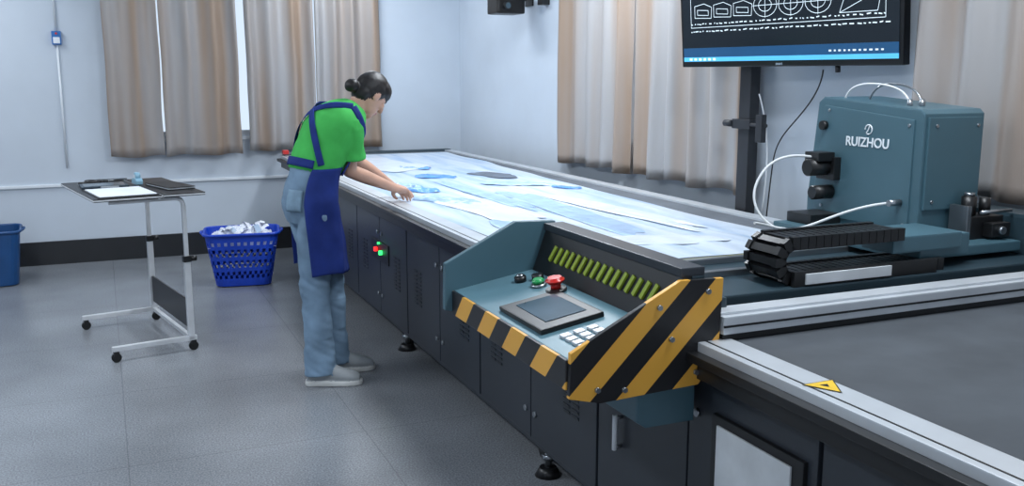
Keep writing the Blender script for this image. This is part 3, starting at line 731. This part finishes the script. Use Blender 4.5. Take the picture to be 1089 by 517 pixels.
def hand(wr,pd,nrm,side):
    pd=pd.normalized(); nrm=(nrm-pd*nrm.dot(pd)).normalized(); lat=pd.cross(nrm)*side
    def P(a,l,n_): return wr+pd*a+lat*l+nrm*n_
    rings=[]
    for a,w,t in ((-0.01,0.024,0.020),(0.01,0.027,0.019),(0.03,0.034,0.017),(0.055,0.040,0.016),(0.075,0.041,0.014),(0.088,0.036,0.010)):
        rings.append((P(a,0,0),lat*w,nrm*t))
    closed_loft('skin',rings,20)
    for i,(l,ln) in enumerate(((0.030,0.070),(0.010,0.078),(-0.011,0.072),(-0.030,0.056))):
        c=0.22+0.06*i; a0=0.078-0.004*abs(i-1); p=P(a0,l,0.0); pts=[P(a0-0.025,l*0.9,0),p]; ang=0.12
        for f in (0.45,0.30,0.25):
            ang+=c; p=p+(pd*math.cos(ang)-nrm*math.sin(ang)+lat*(0.10*(1.2-i*0.8)))*ln*f; pts.append(p)
        limb('skin',pts,[0.0095,0.0095,0.0088,0.0080,0.0068],12,4)
    p0=P(0.018,0.022,-0.004)
    limb('skin',[p0,P(0.045,0.048,-0.012),P(0.068,0.056,-0.024),P(0.085,0.052,-0.036)],[0.014,0.012,0.0105,0.008],12,4)
shR=Vector((-0.84,4.915,1.33)); elR=Vector((-0.862,4.985,1.095)); wrR=Vector((-0.650,5.220,0.972))
limb('skin',[shR,shR.lerp(elR,0.5),elR],[0.048,0.043,0.037],20)
limb('skin',[elR,elR.lerp(wrR,0.3),elR.lerp(wrR,0.7),wrR],[0.037,0.038,0.030,0.023],20)
limb('shirt',[(-0.895,4.96,1.33),shR,shR.lerp(elR,0.35),shR.lerp(elR,0.66)],[0.078,0.073,0.072,0.082],24,rounded=False)
limb('shirt',[(-0.92,4.97,1.325),(-0.845,4.92,1.33)],[0.074,0.070],24)
hand(wrR,Vector((0.085,0.15,-0.052)),Vector((-0.1,0.2,0.9)),-1)
shL=Vector((-0.965,5.105,1.33)); elL=Vector((-0.865,5.31,1.11)); wrL=Vector((-0.700,5.46,0.962))
limb('skin',[shL,shL.lerp(elL,0.5),elL],[0.048,0.043,0.037],20)
limb('skin',[elL,elL.lerp(wrL,0.3),elL.lerp(wrL,0.7),wrL],[0.037,0.038,0.030,0.023],20)
limb('shirt',[(-0.945,5.045,1.33),shL,shL.lerp(elL,0.35),shL.lerp(elL,0.6)],[0.078,0.073,0.071,0.078],24,rounded=False)
limb('shirt',[(-0.935,5.035,1.325),shL],[0.074,0.070],24)
hand(wrL,Vector((0.15,0.02,-0.045)),Vector((0.1,0.2,0.9)),1)

V=[];F=[]
for lab,vs,fs in parts:
    k=len(V); V+= [Vector(v) for v in vs]; F+=[tuple(i+k for i in f) for f in fs]
tmp=meshobj('tmp_body',V,F)
bm=bmesh.new(); bm.from_mesh(tmp.data); bmesh.ops.recalc_face_normals(bm,faces=bm.faces); bm.to_mesh(tmp.data); bm.free()
rm=tmp.modifiers.new('r','REMESH'); rm.mode='VOXEL'; rm.voxel_size=0.005; rm.adaptivity=0
smm=tmp.modifiers.new('s','SMOOTH'); smm.factor=0.5; smm.iterations=4
dg=bpy.context.evaluated_depsgraph_get(); ev=tmp.evaluated_get(dg)
body=bpy.data.meshes.new_from_object(ev); bpy.data.objects.remove(tmp)
labs=['skin','shirt','jeans','hair','shoe','sole','lip']
bv={}
for L in labs:
    V=[];F=[]
    for lab,vs,fs in parts:
        if lab==L:
            k=len(V); V+=[Vector(v) for v in vs]; F+=[tuple(i+k for i in f) for f in fs]
    bv[L]=BVHTree.FromPolygons(V,F)
M_skin=mat('skin',(200,156,134),0.5,var=0.03,scale=20)
M_shirt=mat('green_cotton',(70,176,84),0.85,var=0.05,scale=10,spec=0.2)
M_jeans=mat('washed_denim',(112,136,158),0.85,var=0.14,scale=7,spec=0.2)
M_hair=mat('black_hair',(22,18,18),0.5,var=0.2,scale=60)
M_shoe=mat('grey_canvas',(150,155,158),0.7)
M_sole=mat('white_rubber',(205,206,204),0.5)
M_lip=mat('lips',(170,95,90),0.5)
for m_ in (M_skin,M_shirt,M_jeans,M_hair,M_shoe,M_sole,M_lip): body.materials.append(m_)
vl=[]
for v in body.vertices:
    best=None;bd=1e9
    for L in labs:
        r=bv[L].find_nearest(v.co,0.06)
        if r[0] is not None and r[3]<bd: bd=r[3];best=L
    vl.append(best or 'skin')
nrm=[v.normal.copy() for v in body.vertices]
for i,v in enumerate(body.vertices):
    c=v.co
    if vl[i]=='shirt':
        a=noise.noise(Vector((c.x*9+c.z*7,c.y*9,c.z*10)))+0.4*noise.noise(Vector((c.x*20,c.y*20,c.z*20+c.x*14)))
        v.co=c+nrm[i]*0.007*a
    elif vl[i]=='jeans':
        a=noise.noise(Vector((c.x*7,c.y*7,c.z*14+c.x*10)))+0.4*noise.noise(Vector((c.x*12,c.y*12,c.z*34+c.x*18)))
        k=1.4 if c.z<0.25 or 0.42<c.z<0.6 else 0.8
        v.co=c+nrm[i]*0.008*k*a
    elif vl[i]=='hair':
        v.co=c+nrm[i]*0.002*noise.noise(c*40)
for p in body.polygons:
    p.use_smooth=True; p.material_index=labs.index(vl[p.vertices[0]])
body.name='body'; bo=bpy.data.objects.new('body',body); COL.objects.link(bo); bo.parent=wo
M_eye=mat('eye_white',(235,232,228),0.2); M_iris=mat('iris_dark',(40,26,20),0.2)
def ball(name,c,r,m,parent):
    bm=bmesh.new(); bmesh.ops.create_uvsphere(bm,u_segments=16,v_segments=10,radius=r); bmesh.ops.translate(bm,verts=bm.verts,vec=c); return bm_to(name,bm,m,parent,True)
for s in (-1,1):
    ball('eye',HP(0.070,0.004,0.030*s),0.0125,M_eye,wo); ball('iris',HP(0.0785,0.002,0.030*s),0.006,M_iris,wo)
    tube('eyebrow',[HP(0.081,0.022,0.015*s),HP(0.080,0.027,0.03*s),HP(0.070,0.024,0.047*s)],0.003,M_hair,wo)
M_apr=mat('navy_apron',(32,50,116),0.8,var=0.10,scale=9,spec=0.2)
def sheet(name,fn,nu,nv,m,th=0.003):
    vs=[fn(i/nu,j/nv) for j in range(nv+1) for i in range(nu+1)]
    fs=[(j*(nu+1)+i,j*(nu+1)+i+1,(j+1)*(nu+1)+i+1,(j+1)*(nu+1)+i) for j in range(nv) for i in range(nu)]
    o=meshobj(name,vs,fs,m,wo,True); s=o.modifiers.new('s','SOLIDIFY'); s.thickness=th; s.offset=1; return o
def skirt(u,v):
    deg=-38+230*u
    z=1.125-0.545*v
    if z>0.95:
        t=3.25-(1.125-z)/(1.125-0.95)*2.05; p=T(t,deg,0.024)
    else:
        p=T(1.2,deg,0.024); drop=0.95-z
        p=p+D*(0.02*drop)+(p-Tring(1.2)[0]).normalized()*0.03*drop
        p=p+Vector((0.06*drop,0.0,0))
    p.z=z+0.01*math.sin(u*9)*v
    f=0.011*math.sin(u*24+2*v)+0.008*noise.noise(Vector((u*12,v*5,1)))
    return p+(p-Vector((-1.055,4.885,p.z))).normalized()*f*min(1,v*2+0.2)
sheet('apron_skirt',skirt,80,40,M_apr)
def bib(u,v):
    deg=90+(-48+96*u)*(1-0.25*v); return T(3.1+2.6*v,deg,0.026)
sheet('apron_bib',bib,24,24,M_apr)
def band(name,ta,da,tb,db,w=0.017,m=M_apr,off=0.023):
    def fn(u,v):
        t=ta+(tb-ta)*u; d=da+(db-da)*u; p=T(t,d,off); q=T(ta+(tb-ta)*(u+0.02),da+(db-da)*(u+0.02),off)
        tn=(q-p).normalized(); n=(p-Tring(t)[0]).normalized(); s=tn.cross(n).normalized()
        return p+s*w*(2*v-1)
    return sheet(name,fn,50,3,m,0.002)
band('apron_strap',6.9,-30,3.3,-165); band('apron_strap',6.9,-150,3.3,-20)
band('apron_strap_front',6.9,-30,5.6,60); band('apron_strap_front',6.9,210,5.6,120)
band('apron_waistband',3.25,-35,3.25,-190,0.022)
def pocket(u,v): return T(1.9-1.1*v,-78+34*u,0.010)
sheet('jeans_pocket',pocket,8,8,mat('denim_pocket',(116,142,162),0.85,var=0.12,scale=14),0.003)
M_print=mat('shirt_print',(205,225,208),0.8)
for a in range(3):
    def pl(u,v,a=a): return T(5.5-0.3*a-0.13*v+0.03*math.sin(u*9),-122-(26-6*a)*u,0.0225)
    sheet('shirt_print',pl,10,2,M_print,0.001)

# ------------------------------------------------ lights
w=bpy.data.worlds.new('world'); sc.world=w; w.use_nodes=True
bg=w.node_tree.nodes['Background']; bg.inputs[0].default_value=(0.78,0.87,1.0,1); bg.inputs[1].default_value=1.05
M_tube=mat('tube_light',(240,245,250),0.4,emit=(225,238,255),es=3.0)
def fixture(x,y,en,sx=0.3,sy=1.2):
    e=empty('ceiling_light'); box('housing',x-sx/2,x+sx/2,y-sy/2,y+sy/2,H-0.06,H,M_white,e,0.004)
    for q in (-0.07,0.07): cyl('tube',(x+q,y-sy/2+0.03,H-0.075),(x+q,y+sy/2-0.03,H-0.075),0.013,M_tube,e)
    L=bpy.data.lights.new('lamp','AREA'); L.shape='RECTANGLE'; L.size=sx; L.size_y=sy; L.energy=en; L.color=(0.88,0.94,1.0)
    o=bpy.data.objects.new('lamp',L); o.location=(x,y,H-0.10); COL.objects.link(o); o.parent=e
for (x,y,en) in ((-1.2,2.0,44),(2.0,2.0,50),(-1.2,5.2,54),(2.3,5.2,64),(-1.2,7.8,24),(2.0,7.8,28)): fixture(x,y,en)

cd=bpy.data.cameras.new('camera'); cam=bpy.data.objects.new('camera',cd); COL.objects.link(cam)
cam.location=(0,0,1.6); cam.rotation_euler=(math.radians(90-10.17),0,-math.radians(23.37)); cd.sensor_width=36; cd.lens=36*1001/1089; cd.clip_start=0.05
sc.camera=cam
